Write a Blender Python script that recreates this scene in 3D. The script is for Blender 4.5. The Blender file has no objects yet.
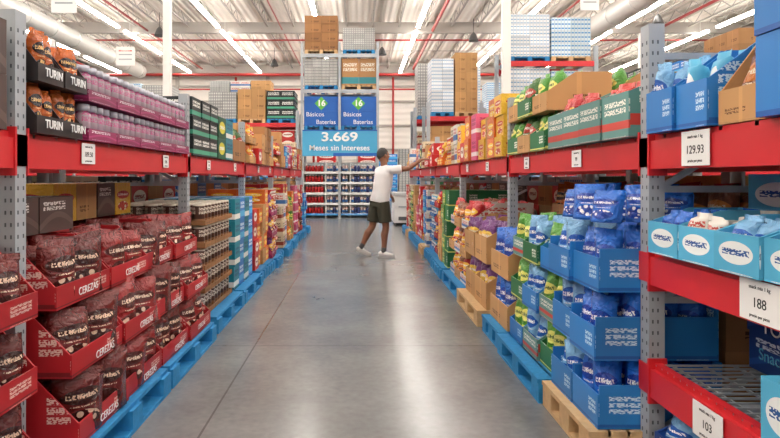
import bpy, bmesh, math, random
from mathutils import Vector, Matrix
R = random.Random(11)
scene = bpy.context.scene
COL = scene.collection

def lin(c):
    out = []
    for v in c[:3]:
        v = v / 255.0
        out.append(v / 12.92 if v <= 0.04045 else ((v + 0.055) / 1.055) ** 2.4)
    return (out[0], out[1], out[2], 1.0)

# ---------------------------------------------------------------- materials
def base_mat(name):
    m = bpy.data.materials.new(name)
    m.use_nodes = True
    nt = m.node_tree
    return m, nt, nt.nodes, nt.links, nt.nodes['Principled BSDF']

_pl = {}
def plain(name, col, rough=0.6, metal=0.0, bump=0.0, bscale=40, var=0.0, emis=0.0):
    if name in _pl: return _pl[name]
    m, nt, N, L, b = base_mat(name)
    b.inputs['Base Color'].default_value = lin(col)
    b.inputs['Roughness'].default_value = rough
    b.inputs['Metallic'].default_value = metal
    if emis:
        b.inputs['Emission Color'].default_value = lin(col)
        b.inputs['Emission Strength'].default_value = emis
    if bump or var:
        tc = N.new('ShaderNodeTexCoord')
        nz = N.new('ShaderNodeTexNoise'); nz.inputs['Scale'].default_value = bscale
        nz.inputs['Detail'].default_value = 4
        L.new(tc.outputs['Object'], nz.inputs['Vector'])
        if bump:
            bp = N.new('ShaderNodeBump'); bp.inputs['Strength'].default_value = bump
            bp.inputs['Distance'].default_value = 0.01
            L.new(nz.outputs['Fac'], bp.inputs['Height']); L.new(bp.outputs['Normal'], b.inputs['Normal'])
        if var:
            mx = N.new('ShaderNodeMix'); mx.data_type = 'RGBA'
            c = lin(col)
            mx.inputs['A'].default_value = tuple(v * (1 - var) for v in c[:3]) + (1,)
            mx.inputs['B'].default_value = tuple(min(1, v * (1 + var)) for v in c[:3]) + (1,)
            L.new(nz.outputs['Fac'], mx.inputs['Factor']); L.new(mx.outputs['Result'], b.inputs['Base Color'])
    _pl[name] = m
    return m

_pk = {}
def pkg(base, acc, acc2=(245, 245, 240), style=0, rough=0.45, foil=False):
    """printed packaging: colour bands, a logo oval, a picture patch and rows of small print, per face UV"""
    key = (base, acc, acc2, style, rough, foil)
    if key in _pk: return _pk[key]
    m, nt, N, L, b = base_mat('print_%d' % len(_pk))
    rr = random.Random(len(_pk) * 7 + 3)
    uv = N.new('ShaderNodeUVMap'); uv.uv_map = 'UVMap'
    sp = N.new('ShaderNodeSeparateXYZ'); L.new(uv.outputs[0], sp.inputs[0])
    u, v = sp.outputs[0], sp.outputs[1]
    def MM(op, a, c=None, d=None):
        n = N.new('ShaderNodeMath'); n.operation = op
        for i, x in enumerate((a, c, d)):
            if x is None: continue
            if isinstance(x, (int, float)): n.inputs[i].default_value = x
            else: L.new(x, n.inputs[i])
        return n.outputs[0]
    def rng(x, lo, hi): return MM('MULTIPLY', MM('GREATER_THAN', x, lo), MM('LESS_THAN', x, hi))
    def mix(f, A, B):
        n = N.new('ShaderNodeMix'); n.data_type = 'RGBA'
        L.new(f, n.inputs['Factor'])
        for k, x in (('A', A), ('B', B)):
            if isinstance(x, tuple): n.inputs[k].default_value = x
            else: L.new(x, n.inputs[k])
        return n.outputs['Result']
    geo = N.new('ShaderNodeNewGeometry')
    rnd = geo.outputs['Random Per Island']
    def ell(cu, cv, ru, rv):
        x = MM('DIVIDE', MM('SUBTRACT', u, cu), ru); y = MM('DIVIDE', MM('SUBTRACT', v, cv), rv)
        return MM('LESS_THAN', MM('ADD', MM('MULTIPLY', x, x), MM('MULTIPLY', y, y)), 1.0)
    def textmask(u0, u1, v0, v1, rows, sc, th=.46):
        a = MM('MULTIPLY', rng(u, u0, u1), rng(v, v0, v1))
        vr = MM('MULTIPLY', MM('SUBTRACT', v, v0), rows / (v1 - v0))
        fr = MM('FRACT', vr); fl = MM('FLOOR', vr)
        cb = N.new('ShaderNodeCombineXYZ')
        L.new(MM('MULTIPLY', u, sc), cb.inputs[0])
        L.new(MM('ADD', MM('MULTIPLY', fl, 5.37), MM('MULTIPLY', v, sc * 1.1)), cb.inputs[1])
        nz = N.new('ShaderNodeTexNoise'); nz.inputs['Scale'].default_value = 1.0; nz.inputs['Detail'].default_value = 0
        L.new(cb.outputs[0], nz.inputs['Vector'])
        return MM('MULTIPLY', MM('MULTIPLY', a, rng(fr, 0.15, 0.88)), MM('GREATER_THAN', nz.outputs['Fac'], th))
    B, A1, A2 = lin(base), lin(acc), lin(acc2)
    col = B
    if style == 0:
        b0 = rr.uniform(.05, .2); col = mix(rng(v, b0, b0 + rr.uniform(.15, .3)), col, A1)
        col = mix(textmask(.1, .9, .5, .85, 2, 20), col, A2)
    elif style == 1:
        cb = N.new('ShaderNodeCombineXYZ')
        L.new(MM('MULTIPLY', u, 6), cb.inputs[0]); L.new(MM('MULTIPLY', v, 7), cb.inputs[1]); L.new(MM('MULTIPLY', rnd, 20), cb.inputs[2])
        vz = N.new('ShaderNodeTexVoronoi'); vz.inputs['Scale'].default_value = 1.0
        L.new(cb.outputs[0], vz.inputs['Vector'])
        pic = mix(MM('LESS_THAN', vz.outputs['Distance'], .38), A1, A2)
        col = mix(ell(.5, .26, .34, .15), col, pic)
        col = mix(ell(.5, .62, .40, .13), col, A1)
        col = mix(textmask(.18, .82, .575, .675, 1, 24, .47), col, A2)
        col = mix(textmask(.25, .75, .45, .48, 1, 40), col, A2)
    elif style == 2:
        d = MM('ADD', v, MM('MULTIPLY', MM('SINE', MM('MULTIPLY', u, 3.0)), -0.35))
        col = mix(rng(d, .05, .22), col, A1)
        col = mix(textmask(.1, .75, .6, .88, 2, 20), col, A2)
    elif style == 3:
        col = mix(textmask(.15, .6, .2, .4, 2, 26), col, A1)
        col = mix(rng(u, .46, .54), col, tuple(min(1, x * 1.15) for x in B[:3]) + (1,))
    elif style == 4:
        col = mix(ell(.5, .5, .38, .3), col, A1)
        col = mix(textmask(.2, .8, .4, .62, 1, 16), col, A2)
    elif style == 5:
        fu = MM('FRACT', MM('MULTIPLY', u, 6.0)); fv = MM('FRACT', MM('MULTIPLY', v, 3.0))
        col = mix(rng(fu, .12, .88), A1, B)
        col = mix(MM('MULTIPLY', rng(fv, .3, .62), rng(fu, .15, .85)), col, A2)
    elif style == 6:
        col = mix(rng(v, .0, .07), col, A1)
        col = mix(textmask(.66, .92, .3, .75, 3, 34), col, A2)
    hs = N.new('ShaderNodeHueSaturation')
    L.new(MM('ADD', MM('MULTIPLY', rnd, .3), .85), hs.inputs['Value'])
    if isinstance(col, tuple): hs.inputs['Color'].default_value = col
    else: L.new(col, hs.inputs['Color'])
    L.new(hs.outputs[0], b.inputs['Base Color'])
    b.inputs['Roughness'].default_value = rough
    if foil:
        tc = N.new('ShaderNodeTexCoord')
        nz = N.new('ShaderNodeTexNoise'); nz.inputs['Scale'].default_value = 24; nz.inputs['Detail'].default_value = 4
        nz.inputs['Distortion'].default_value = 1.2
        L.new(tc.outputs['Object'], nz.inputs['Vector'])
        bp = N.new('ShaderNodeBump'); bp.inputs['Strength'].default_value = .8; bp.inputs['Distance'].default_value = .025
        L.new(nz.outputs['Fac'], bp.inputs['Height']); L.new(bp.outputs['Normal'], b.inputs['Normal'])
        b.inputs['Specular IOR Level'].default_value = .6
    _pk[key] = m
    return m

# ---------------------------------------------------------------- mesh builder
VL = [0, .09, .22, .38, .54, .68, .79, .87, .905, 1.0]
class MB:
    def __init__(s, name, side=1, xf=0.0):
        s.name, s.side, s.xf = name, side, xf
        s.v, s.f, s.uv, s.m, s.sm, s.mats = [], [], [], [], [], []
    def mi(s, mat):
        if mat not in s.mats: s.mats.append(mat)
        return s.mats.index(mat)
    def P(s, a, d, z):
        s.v.append((s.xf + s.side * d, a, z)); return len(s.v) - 1
    def F(s, idx, uvs, mat, smooth=False):
        s.f.append(tuple(idx)); s.uv.extend(uvs); s.m.append(s.mi(mat)); s.sm.append(smooth)
    def box(s, a0, a1, d0, d1, z0, z1, mat, yaw=0.0, top=None):
        ca, cd = (a0 + a1) / 2, (d0 + d1) / 2
        c, sn = math.cos(yaw), math.sin(yaw)
        I = []
        for z in (z0, z1):
            for (a, d) in ((a0, d0), (a1, d0), (a1, d1), (a0, d1)):
                x, y = a - ca, d - cd
                I.append(s.P(ca + x * c - y * sn, cd + x * sn + y * c, z))
        q = [(0, 0), (1, 0), (1, 1), (0, 1)]
        r = [(1, 0), (0, 0), (0, 1), (1, 1)]
        for k in range(4):
            k2 = (k + 1) % 4
            s.F((I[k], I[k2], I[k2 + 4], I[k + 4]), r if k == 2 and s.side > 0 else q, mat)
        s.F((I[4], I[5], I[6], I[7]), q, top or mat)
        s.F((I[3], I[2], I[1], I[0]), q, mat)
    def prism(s, poly, a0, a1, mat):
        n = len(poly)
        A = [s.P(a0, d, z) for d, z in poly]; B = [s.P(a1, d, z) for d, z in poly]
        zs = [p[1] for p in poly]; ds = [p[0] for p in poly]
        uvp = [((p[0] - min(ds)) / (max(ds) - min(ds) + 1e-6), (p[1] - min(zs)) / (max(zs) - min(zs) + 1e-6)) for p in poly]
        s.F(A, uvp, mat); s.F(B[::-1], uvp[::-1], mat)
        for k in range(n):
            j = (k + 1) % n
            s.F((A[k], B[k], B[j], A[j]), [(0, 0)] * 4, mat)
    def beam(s, p, q, t, mat, w=None):
        p, q = Vector(p), Vector(q); ax = (q - p).normalized()
        up = Vector((0, 0, 1)) if abs(ax.z) < .95 else Vector((1, 0, 0))
        e1 = ax.cross(up).normalized() * (w or t) / 2; e2 = ax.cross(e1).normalized() * t / 2
        I = []
        for c in (p, q):
            for (i, j) in ((-1, -1), (1, -1), (1, 1), (-1, 1)):
                I.append(s.P(*(c + e1 * i + e2 * j)))
        for k in range(4):
            k2 = (k + 1) % 4
            s.F((I[k], I[k2], I[k2 + 4], I[k + 4]), [(0, 0), (1, 0), (1, 1), (0, 1)], mat)
        s.F(I[:4][::-1], [(0, 0)] * 4, mat); s.F(I[4:], [(0, 0)] * 4, mat)
    def T(s, pts, mat, n=14):
        """tube through world (x,y,z,r[,r2])"""
        P = [Vector(p[:3]) for p in pts]
        rings = []
        for i, p in enumerate(P):
            ax = (P[min(i + 1, len(P) - 1)] - P[max(i - 1, 0)]).normalized()
            ref = Vector((.49, -.87, 0)) if abs(ax.z) > .5 else Vector((0, 0, 1))
            e1 = (ref - ax * ref.dot(ax)).normalized(); e2 = ax.cross(e1).normalized()
            r1 = pts[i][3]; r2 = pts[i][4] if len(pts[i]) > 4 else r1
            rings.append([p + e1 * r1 * math.cos(2 * math.pi * k / n) + e2 * r2 * math.sin(2 * math.pi * k / n) for k in range(n)])
        ids = [[s.P(q.y, q.x, q.z) for q in r] for r in rings]
        for i in range(len(ids) - 1):
            for k in range(n):
                k2 = (k + 1) % n
                s.F((ids[i][k], ids[i][k2], ids[i + 1][k2], ids[i + 1][k]), [(0, 0)] * 4, mat, True)
        s.F(ids[0][::-1], [(0, 0)] * n, mat, True); s.F(ids[-1], [(0, 0)] * n, mat, True)
    def E(s, c, r, mat, yaw=0, pitch=0, n=16):
        c = Vector(c); M = Matrix.Rotation(yaw, 3, 'Z') @ Matrix.Rotation(pitch, 3, 'Y')
        rows = []
        for i in range(n + 1):
            th = math.pi * i / n
            rows.append([c + M @ Vector((r[0] * math.sin(th) * math.cos(2 * math.pi * k / n), r[1] * math.sin(th) * math.sin(2 * math.pi * k / n), r[2] * math.cos(th))) for k in range(n)])
        top = s.P(rows[0][0].y, rows[0][0].x, rows[0][0].z); bot = s.P(rows[n][0].y, rows[n][0].x, rows[n][0].z)
        ids = [[s.P(q.y, q.x, q.z) for q in row] for row in rows[1:n]]
        for k in range(n):
            k2 = (k + 1) % n
            s.F((top, ids[0][k], ids[0][k2]), [(0, 0)] * 3, mat, True)
            s.F((bot, ids[-1][k2], ids[-1][k]), [(0, 0)] * 3, mat, True)
            for i in range(len(ids) - 1):
                s.F((ids[i][k], ids[i + 1][k], ids[i + 1][k2], ids[i][k2]), [(0, 0)] * 4, mat, True)
    def lathe(s, a, d, z, prof, n=10, smooth=True):
        rings = []
        for r, h, _ in prof:
            rings.append([s.P(a + r * math.cos(2 * math.pi * k / n), d + r * math.sin(2 * math.pi * k / n), z + h) for k in range(n)])
        H = prof[-1][1] + 1e-6
        for i in range(len(prof) - 1):
            mt = prof[i + 1][2]
            for k in range(n):
                k2 = (k + 1) % n
                s.F((rings[i][k], rings[i][k2], rings[i + 1][k2], rings[i + 1][k]),
                    [(2 * k / n % 1, prof[i][1] / H), ((2 * k + 2) / n % 1 or 1, prof[i][1] / H), ((2 * k + 2) / n % 1 or 1, prof[i + 1][1] / H), (2 * k / n % 1, prof[i + 1][1] / H)], mt, smooth)
        s.F(rings[-1], [(0.02, .02)] * n, prof[-1][2]); s.F(rings[0][::-1], [(0.02, .02)] * n, prof[0][2])
    def bag(s, a, d, z, w, h, t, mat, kind='g', yaw=0.0, lean=0.0, nu=6):
        rings = []
        c, sn = math.cos(yaw), math.sin(yaw)
        n = 2 * nu
        ja, jb, ph = R.uniform(-.02, .02), R.uniform(-1, 1), R.uniform(0, 6)
        for j, v in enumerate(VL):
            if v > .9: f = .045
            elif kind == 'g': f = (1 - v) ** .5 * (.8 + .55 * v) + .04
            else: f = max(.06, math.sin(math.pi * (0.03 + v * 1.0)) ** .7) if v > 0 else .06
            ww = w * (1 - (.05 if kind == 'g' else .10) * math.sin(math.pi * min(1, v / .9)))
            ring = []
            for k in range(n):
                if k <= nu: uu, sg = k / nu, 1
                else: uu, sg = (2 * nu - k) / nu, -1
                th = t / 2 * f * max(0, 1 - abs(2 * uu - 1) ** 2.4) ** .75
                wob = 1 + .16 * math.sin(8 * uu + 6 * v + ph) if 0 < j < 8 else 1
                x = (uu - .5) * ww + ja * v
                y = sg * th * wob - lean * v * h + (.010 * math.sin(7 * uu + ph) if v > .9 else 0)
                ring.append(s.P(a + x * c - y * sn, d + x * sn + y * c, z + v * h + (jb * .05 * (uu - .5) * w * 3 if v > .8 else 0)))
            rings.append(ring)
        def U(k): return (k / nu) if k <= nu else (2 * nu - k) / nu
        for j in range(len(VL) - 1):
            for k in range(n):
                k2 = (k + 1) % n
                u1, u2 = U(k), U(k + 1) if k + 1 <= n else 0
                if s.side < 0: u1, u2 = 1 - u1, 1 - u2
                s.F((rings[j][k], rings[j][k2], rings[j + 1][k2], rings[j + 1][k]),
                    [(u1, VL[j]), (u2, VL[j]), (u2, VL[j + 1]), (u1, VL[j + 1])], mat, True)
        s.F(rings[0][::-1], [(0, 0)] * n, mat); s.F(rings[-1], [(0, 0)] * n, mat)
    def tray(s, a0, a1, df, db, z, h, mat, front=.35, side=None, th=.008, inner=None):
        s.box(a0, a1, db, df, z, z + th, mat)
        s.box(a0, a1, db, db + th, z + th, z + h, mat)
        s.box(a0, a1, df - th, df, z + th, z + h * front, mat)
        if side is None:
            m1 = df - (df - db) * .45
            poly = [(df - th, z + th), (df - th, z + h * front), (m1, z + h), (db + th, z + h), (db + th, z + th)]
        else:
            poly = [(df - th, z + th), (df - th, z + h * side), (db + th, z + h * side), (db + th, z + th)]
        s.prism(poly, a0, a0 + th, mat); s.prism(poly, a1 - th, a1, mat)
    def pallet(s, a0, a1, d0, d1, z, mat):
        n = 7; g = (a1 - a0)
        for i in range(n):
            c = d0 + (d1 - d0) * (i + .5) / n
            s.box(a0, a1, c - .05, c + .05, z + .118, z + .14, mat)
        for i in range(3):
            a = a0 + (g - .14) * i / 2
            s.box(a, a + .14, d0, d1, z + .10, z + .118, mat)
            for j in range(3):
                d = d0 + (d1 - d0 - .12) * j / 2
                s.box(a, a + .14, d, d + .12, z + .02, z + .10, mat)
        for j in range(3):
            d = d0 + (d1 - d0 - .12) * j / 2
            s.box(a0, a1, d, d + .12, z, z + .02, mat)
    def boxes(s, a0, a1, df, depth, z0, na, nz, nd, h, mats, jit=.008, ragged=0.0):
        w = (a1 - a0) / na; dd = depth / nd
        for i in range(na):
            top = nz - (1 if R.random() < ragged else 0)
            for k in range(nd):
                for j in range(top):
                    if not (k == 0 or i == 0 or i == na - 1 or j >= nz - 2): continue
                    o = R.uniform(-jit, jit)
                    s.box(a0 + i * w + .003, a0 + (i + 1) * w - .003, df - (k + 1) * dd + .003 + o, df - k * dd - .003 + o,
                          z0 + j * h + .001, z0 + (j + 1) * h - .001, mats[(i if len(mats) > 1 else 0) % len(mats)])
    def trays(s, a0, a1, df, depth, z0, na, nl, nd, lh, tm, bags, nb=3, nr=2, bh=.85, kind='g', front=.35, side=None, offs=None, face=0.0, messy=.12, skip=0.0):
        w = (a1 - a0) / na; dd = depth / nd
        for i in range(na):
            for j in range(nl):
                for k in range(nd):
                    o = (offs[j] if offs else 0) + R.uniform(-.015, .015)
                    f, bk = df - k * dd + o, df - (k + 1) * dd + .006 + o
                    A0, A1 = a0 + i * w + .004, a0 + (i + 1) * w - .004
                    z = z0 + j * lh + .001
                    t_m = tm[(i + j) % len(tm)] if isinstance(tm, list) else tm
                    s.tray(A0, A1, f, bk, z, lh * .97, t_m, front, side)
                    if k > 0 and j < nl - 1 and i > 0: continue
                    bm = bags[i % len(bags)]
                    bw = (A1 - A0 - .03) / nb; bt = (f - bk - .03) / nr
                    for p in range(nb):
                        for q in range(nr):
                            if (k > 0 and R.random() < .12) or R.random() < skip: continue
                            s.bag(A0 + .015 + (p + .5) * bw, f - .015 - (q + .5) * bt, z + .009, bw * (.98 if not face else .92), lh * bh * R.uniform(.88, 1.04),
                                  bt * 1.2, bm, kind, face + R.uniform(-messy, messy), R.uniform(-.08, .16))
    def jars(s, a0, a1, df, depth, z0, na, nl, nd, lh, band, body, lid, nj=4, nk=3, bandh=.4, prof='jar'):
        w = (a1 - a0) / na; dd = depth / nd
        for i in range(na):
            for j in range(nl):
                for k in range(nd):
                    f, bk = df - k * dd, df - (k + 1) * dd + .006
                    A0, A1 = a0 + i * w + .004, a0 + (i + 1) * w - .004
                    z = z0 + j * lh + .001
                    s.tray(A0, A1, f, bk, z, lh * bandh, band, 1.0, 1.0)
                    jw = (A1 - A0 - .02) / nj; jd = (f - bk - .02) / nk
                    r = min(jw, jd) * .48; h = lh * .94
                    for p in range(nj):
                        for q in range(nk):
                            if k > 0 and j < nl - 1: continue
                            if prof == 'jar':
                                pr = [(r * .9, .009, body), (r, .02, body), (r, h * .72, body), (r * .68, h * .82, body), (r * .84, h * .82, lid), (r * .84, h, lid)]
                            else:
                                pr = [(r * .95, .009, lid), (r, .016, lid), (r, h * .9, body), (r, h * .93, lid), (r * .94, h, lid)]
                            s.lathe(A0 + .01 + (p + .5) * jw, f - .01 - (q + .5) * jd, z, pr, 10)
    def done(s, parent=None, recalc=True):
        if not s.v: return None
        xs = [p[0] for p in s.v]; ys = [p[1] for p in s.v]; zs = [p[2] for p in s.v]
        o = Vector(((min(xs) + max(xs)) / 2, (min(ys) + max(ys)) / 2, min(zs)))
        me = bpy.data.meshes.new(s.name)
        me.from_pydata([(p[0] - o.x, p[1] - o.y, p[2] - o.z) for p in s.v], [], s.f)
        uvl = me.uv_layers.new(name='UVMap')
        uvl.data.foreach_set('uv', [c for q in s.uv for c in q])
        me.polygons.foreach_set('material_index', s.m)
        me.polygons.foreach_set('use_smooth', s.sm)
        for m in s.mats: me.materials.append(m)
        if recalc:
            bm = bmesh.new(); bm.from_mesh(me)
            bmesh.ops.recalc_face_normals(bm, faces=bm.faces)
            bm.to_mesh(me); bm.free()
        me.update()
        ob = bpy.data.objects.new(s.name, me); COL.objects.link(ob); ob.location = o
        if parent:
            ob.parent = parent
            ob.location = o - parent.location
        return ob

def text(body, loc, size, mat, face, parent=None, name='lettering', align='CENTER', sx=1.0, bold=0.0):
    cu = bpy.data.curves.new(name, 'FONT'); cu.body = body; cu.size = size
    cu.align_x = align; cu.align_y = 'CENTER'; cu.extrude = .0008; cu.offset = bold * size
    cu.materials.append(mat)
    ob = bpy.data.objects.new(name, cu); COL.objects.link(ob)
    ob.location = loc; ob.scale = (sx, 1, 1)
    ob.rotation_euler = {'L': (math.pi / 2, 0, math.pi / 2), 'R': (math.pi / 2, 0, -math.pi / 2), 'C': (math.pi / 2, 0, 0)}[face]
    if parent:
        ob.parent = parent; ob.location = Vector(loc) - parent.location
    return ob

# ---------------------------------------------------------------- common mats
STEEL = plain('rack_grey_steel', (170, 176, 182), .5, .15, var=.1, bscale=8)
RED = plain('rack_red_paint', (206, 38, 46), .4, 0, var=.1, bscale=5)
HOLE = plain('slot_dark', (92, 96, 100), .8)
WIRE = plain('galvanised_wire', (185, 188, 190), .4, .6)
WHITE = plain('white_card', (240, 240, 238), .6)
BLACK = plain('black_ink', (25, 25, 28), .6)
WINK = plain('white_ink', (250, 250, 250), .6)
PBLUE = plain('pallet_blue_wood', (36, 134, 194), .7, 0, .3, 30, .25)
PWOOD = plain('pallet_raw_wood', (206, 172, 128), .8, 0, .3, 30, .2)
KRAFT = pkg((190, 145, 95), (110, 75, 45), style=3, rough=.8)
KRAFT2 = pkg((165, 120, 78), (90, 60, 40), style=3, rough=.8)
LX, RX = -1.4, 1.3
BAY = 2.46
LY = [2.49 + BAY * k for k in range(-1, 6)]
RY = [2.72 + BAY * k for k in range(-1, 6)]
BT, BB = 1.49, 1.34

# ---------------------------------------------------------------- room
def room():
    m, nt, N, L, b = base_mat('polished_concrete')
    tc = N.new('ShaderNodeTexCoord')
    n1 = N.new('ShaderNodeTexNoise'); n1.inputs['Scale'].default_value = .9; n1.inputs['Detail'].default_value = 8; n1.inputs['Roughness'].default_value = .65
    L.new(tc.outputs['Object'], n1.inputs['Vector'])
    n2 = N.new('ShaderNodeTexNoise'); n2.inputs['Scale'].default_value = 22; n2.inputs['Detail'].default_value = 5
    L.new(tc.outputs['Object'], n2.inputs['Vector'])
    r = N.new('ShaderNodeValToRGB'); r.color_ramp.elements[0].position = .3; r.color_ramp.elements[1].position = .72
    r.color_ramp.elements[0].color = lin((116, 118, 119)); r.color_ramp.elements[1].color = lin((152, 153, 153))
    L.new(n1.outputs['Fac'], r.inputs['Fac'])
    mx = N.new('ShaderNodeMix'); mx.data_type = 'RGBA'; mx.blend_type = 'MULTIPLY'; mx.inputs['Factor'].default_value = .35
    L.new(r.outputs[0], mx.inputs['A']); L.new(n2.outputs['Fac'], mx.inputs['B'])
    sp = N.new('ShaderNodeSeparateXYZ'); L.new(tc.outputs['Object'], sp.inputs[0])
    def MM(op, a, c):
        n = N.new('ShaderNodeMath'); n.operation = op
        for i, x in enumerate((a, c)):
            if isinstance(x, (int, float)): n.inputs[i].default_value = x
            else: L.new(x, n.inputs[i])
        return n.outputs[0]
    j1 = MM('LESS_THAN', MM('ABSOLUTE', MM('ADD', sp.outputs[0], .80), 0), .006)
    yy = MM('ABSOLUTE', MM('SUBTRACT', MM('MODULO', MM('ADD', sp.outputs[1], 50.0 + .85), 3.0), 1.5), 0)
    j2 = MM('LESS_THAN', yy, .006)
    j = MM('MAXIMUM', j1, j2)
    mj = N.new('ShaderNodeMix'); mj.data_type = 'RGBA'; L.new(MM('MULTIPLY', j, .6), mj.inputs['Factor'])
    L.new(mx.outputs['Result'], mj.inputs['A']); mj.inputs['B'].default_value = lin((70, 68, 66))
    L.new(mj.outputs['Result'], b.inputs['Base Color'])
    rr = N.new('ShaderNodeMapRange'); rr.inputs['To Min'].default_value = .18; rr.inputs['To Max'].default_value = .27
    L.new(n1.outputs['Fac'], rr.inputs['Value']); L.new(rr.outputs[0], b.inputs['Roughness'])
    b.inputs['Specular IOR Level'].default_value = .65
    def slab(name, x0, x1, y0, y1, z0, z1, mat):
        mb = MB(name); mb.box(y0, y1, x0, x1, z0, z1, mat)
        o = mb.done(); return o
    fl = slab('floor', -26, 26, -8, 40, -.2, 0, m)
    me = fl.data; off = fl.location.copy()
    for v in me.vertices: v.co += off
    fl.location = (0, 0, 0)
    w, nt, N, L, b = base_mat('white_metal_siding')
    tc = N.new('ShaderNodeTexCoord'); wv = N.new('ShaderNodeTexWave'); wv.bands_direction = 'Z'; wv.inputs['Scale'].default_value = .8
    L.new(tc.outputs['Object'], wv.inputs['Vector'])
    bp = N.new('ShaderNodeBump'); bp.inputs['Strength'].default_value = .4; bp.inputs['Distance'].default_value = .05
    L.new(wv.outputs['Fac'], bp.inputs['Height']); L.new(bp.outputs['Normal'], b.inputs['Normal'])
    b.inputs['Base Color'].default_value = lin((232, 227, 219)); b.inputs['Roughness'].default_value = .6
    slab('wall_back', -26, 26, 40, 40.2, 0, 9, w)
    slab('wall_front', -26, 26, -8.2, -8, 0, 9, w)
    slab('wall_left', -26.2, -26, -8, 40, 0, 9, w)
    slab('wall_right', 26, 26.2, -8, 40, 0, 9, w)
    c, nt, N, L, b = base_mat('white_roof_deck')
    tc = N.new('ShaderNodeTexCoord'); wv = N.new('ShaderNodeTexWave'); wv.bands_direction = 'X'; wv.inputs['Scale'].default_value = 1.1
    L.new(tc.outputs['Object'], wv.inputs['Vector'])
    bp = N.new('ShaderNodeBump'); bp.inputs['Strength'].default_value = .8; bp.inputs['Distance'].default_value = .06
    L.new(wv.outputs['Fac'], bp.inputs['Height']); L.new(bp.outputs['Normal'], b.inputs['Normal'])
    b.inputs['Base Color'].default_value = lin((232, 223, 213)); b.inputs['Roughness'].default_value = .6
    slab('ceiling', -26, 26, -8, 40, 9, 9.2, c)
    JW = plain('joist_white', (205, 197, 188), .5)
    JG = plain('girder_grey', (170, 163, 156), .5)
    mb = MB('roof_joists')
    for i in range(40):
        x = -24.3 + i * 1.25
        mb.beam((-8, x, 8.96), (39.9, x, 8.96), .06, JW)
        mb.beam((-8, x, 8.5), (39.9, x, 8.5), .06, JG)
        y = 14.0; k = 0
        while y < 39.2:
            z0, z1 = (8.5, 8.96) if k % 2 == 0 else (8.96, 8.5)
            mb.beam((y, x, z0), (y + .7, x, z1), .025, JG); y += .7; k += 1
    for y in (4, 16.6, 28.6, 39.5):
        mb.beam((y, -25.9, 8.45), (y, 25.9, 8.45), .5, JG, .22)
    for y in (22, 34):
        mb.beam((y, -25.9, 8.5), (y, 25.9, 8.5), .035, JG)
    mb.done()
    CW = plain('column_white', (236, 234, 230), .5)
    for x, y in ((-5.4, 17.0), (3.85, 15.6), (-14.5, 28.6), (13.5, 28.6), (-14.5, 17), (13.5, 16.6)):
        mb = MB('steel_column')
        mb.box(y - .1, y + .1, x - .1, x + .1, .02, 8.19, CW)
        mb.box(y - .2, y + .2, x - .2, x + .2, 0, .02, CW)
        mb.box(y - .16, y + .16, x - .16, x + .16, 8.1, 8.12, CW)
        mb.done()
    RP = plain('pipe_red', (170, 46, 42), .4)
    def pipe(pts, t):
        mb = MB('sprinkler_pipe')
        mb.T([(*p, t / 2) for p in pts], RP, 10)
        mb.done()
    for x, z, t in ((3.55, 8.3, .14), (14.2, 8.35, .13), (-10, 8.3, .10), (-3.6, 8.35, .06), (-17, 8.3, .12), (19.5, 8.3, .12), (8.8, 8.35, .08)):
        pipe([(x, -7.8, z), (x, 38.5, z)], t)
    for y, z, t in ((38.95, 8.0, .2), (36, 7.5, .16), (29.6, 8.1, .08), (38.6, 7.0, .1)):
        pipe([(-25.6, y, z), (25.6, y, z)], t)
    for x in (-8, -2.9, 2.3, 6.2, 17):
        pipe([(x, 39.3, 0.02), (x, 39.3, 7.9)], .15)
    DU = plain('duct_galvanised', (200, 197, 192), .4, .25, var=.08, bscale=2)
    for x, zz, r in ((9.9, 7.6, .42), (-12.9, 7.6, .4)):
        mb = MB('air_duct')
        mb.T([(x, 6, zz, r), (x, 35.5, zz, r)], DU, 20)
        for k in range(15): mb.T([(x, 7 + k * 2, zz, r + .03), (x, 7.06 + k * 2, zz, r + .03)], DU, 20)
        for k in range(5): mb.beam((8 + k * 6, x, zz + r), (8 + k * 6, x, 8.47), .02, DU)
        mb.done()
    BK = plain('fixture_dark', (62, 60, 60), .5)
    for x, y in ((-8.6, 26), (1.2, 30), (5.2, 27), (-4.6, 33), (12, 24), (16, 31), (-18.5, 31)):
        mb = MB('ceiling_speaker')
        mb.lathe(y, x, 7.45, [(.22, 0, BK), (.22, .05, BK), (.12, .3, BK), (.04, .4, BK), (.012, .42, BK), (.012, 1.02, BK)], 12)
        mb.done()
    mb = MB('wall_girts')
    G = plain('girt_grey', (176, 170, 162), .5)
    for z in (3.2, 4.8, 6.4, 7.4):
        mb.beam((39.9, -25.9, z), (39.9, 25.9, z), .1, G)
    for i in range(9):
        x = -24 + i * 6
        mb.beam((39.85, x, 0), (39.85, x, 8.9), .2, G)
    mb.done()
    LE = plain('lamp_diffuser', (255, 250, 242), .5, emis=33.0)
    LH = plain('lamp_housing', (235, 235, 232), .5)
    for i in range(8):
        x = -15.3 + i * 4.5
        mb = MB('strip_light')
        y = -7.0
        while y < 37:
            mb.box(y, y + 5.0, x - .075, x + .075, 8.05, 8.14, LE)
            mb.box(y - .05, y + 5.05, x - .045, x + .045, 8.14, 8.19, LH)
            for yy in (y + .6, y + 4.4):
                mb.box(yy, yy + .01, x - .005, x + .005, 8.19, 8.92, LH)
            y += 5.8
        mb.done()
room()

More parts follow.
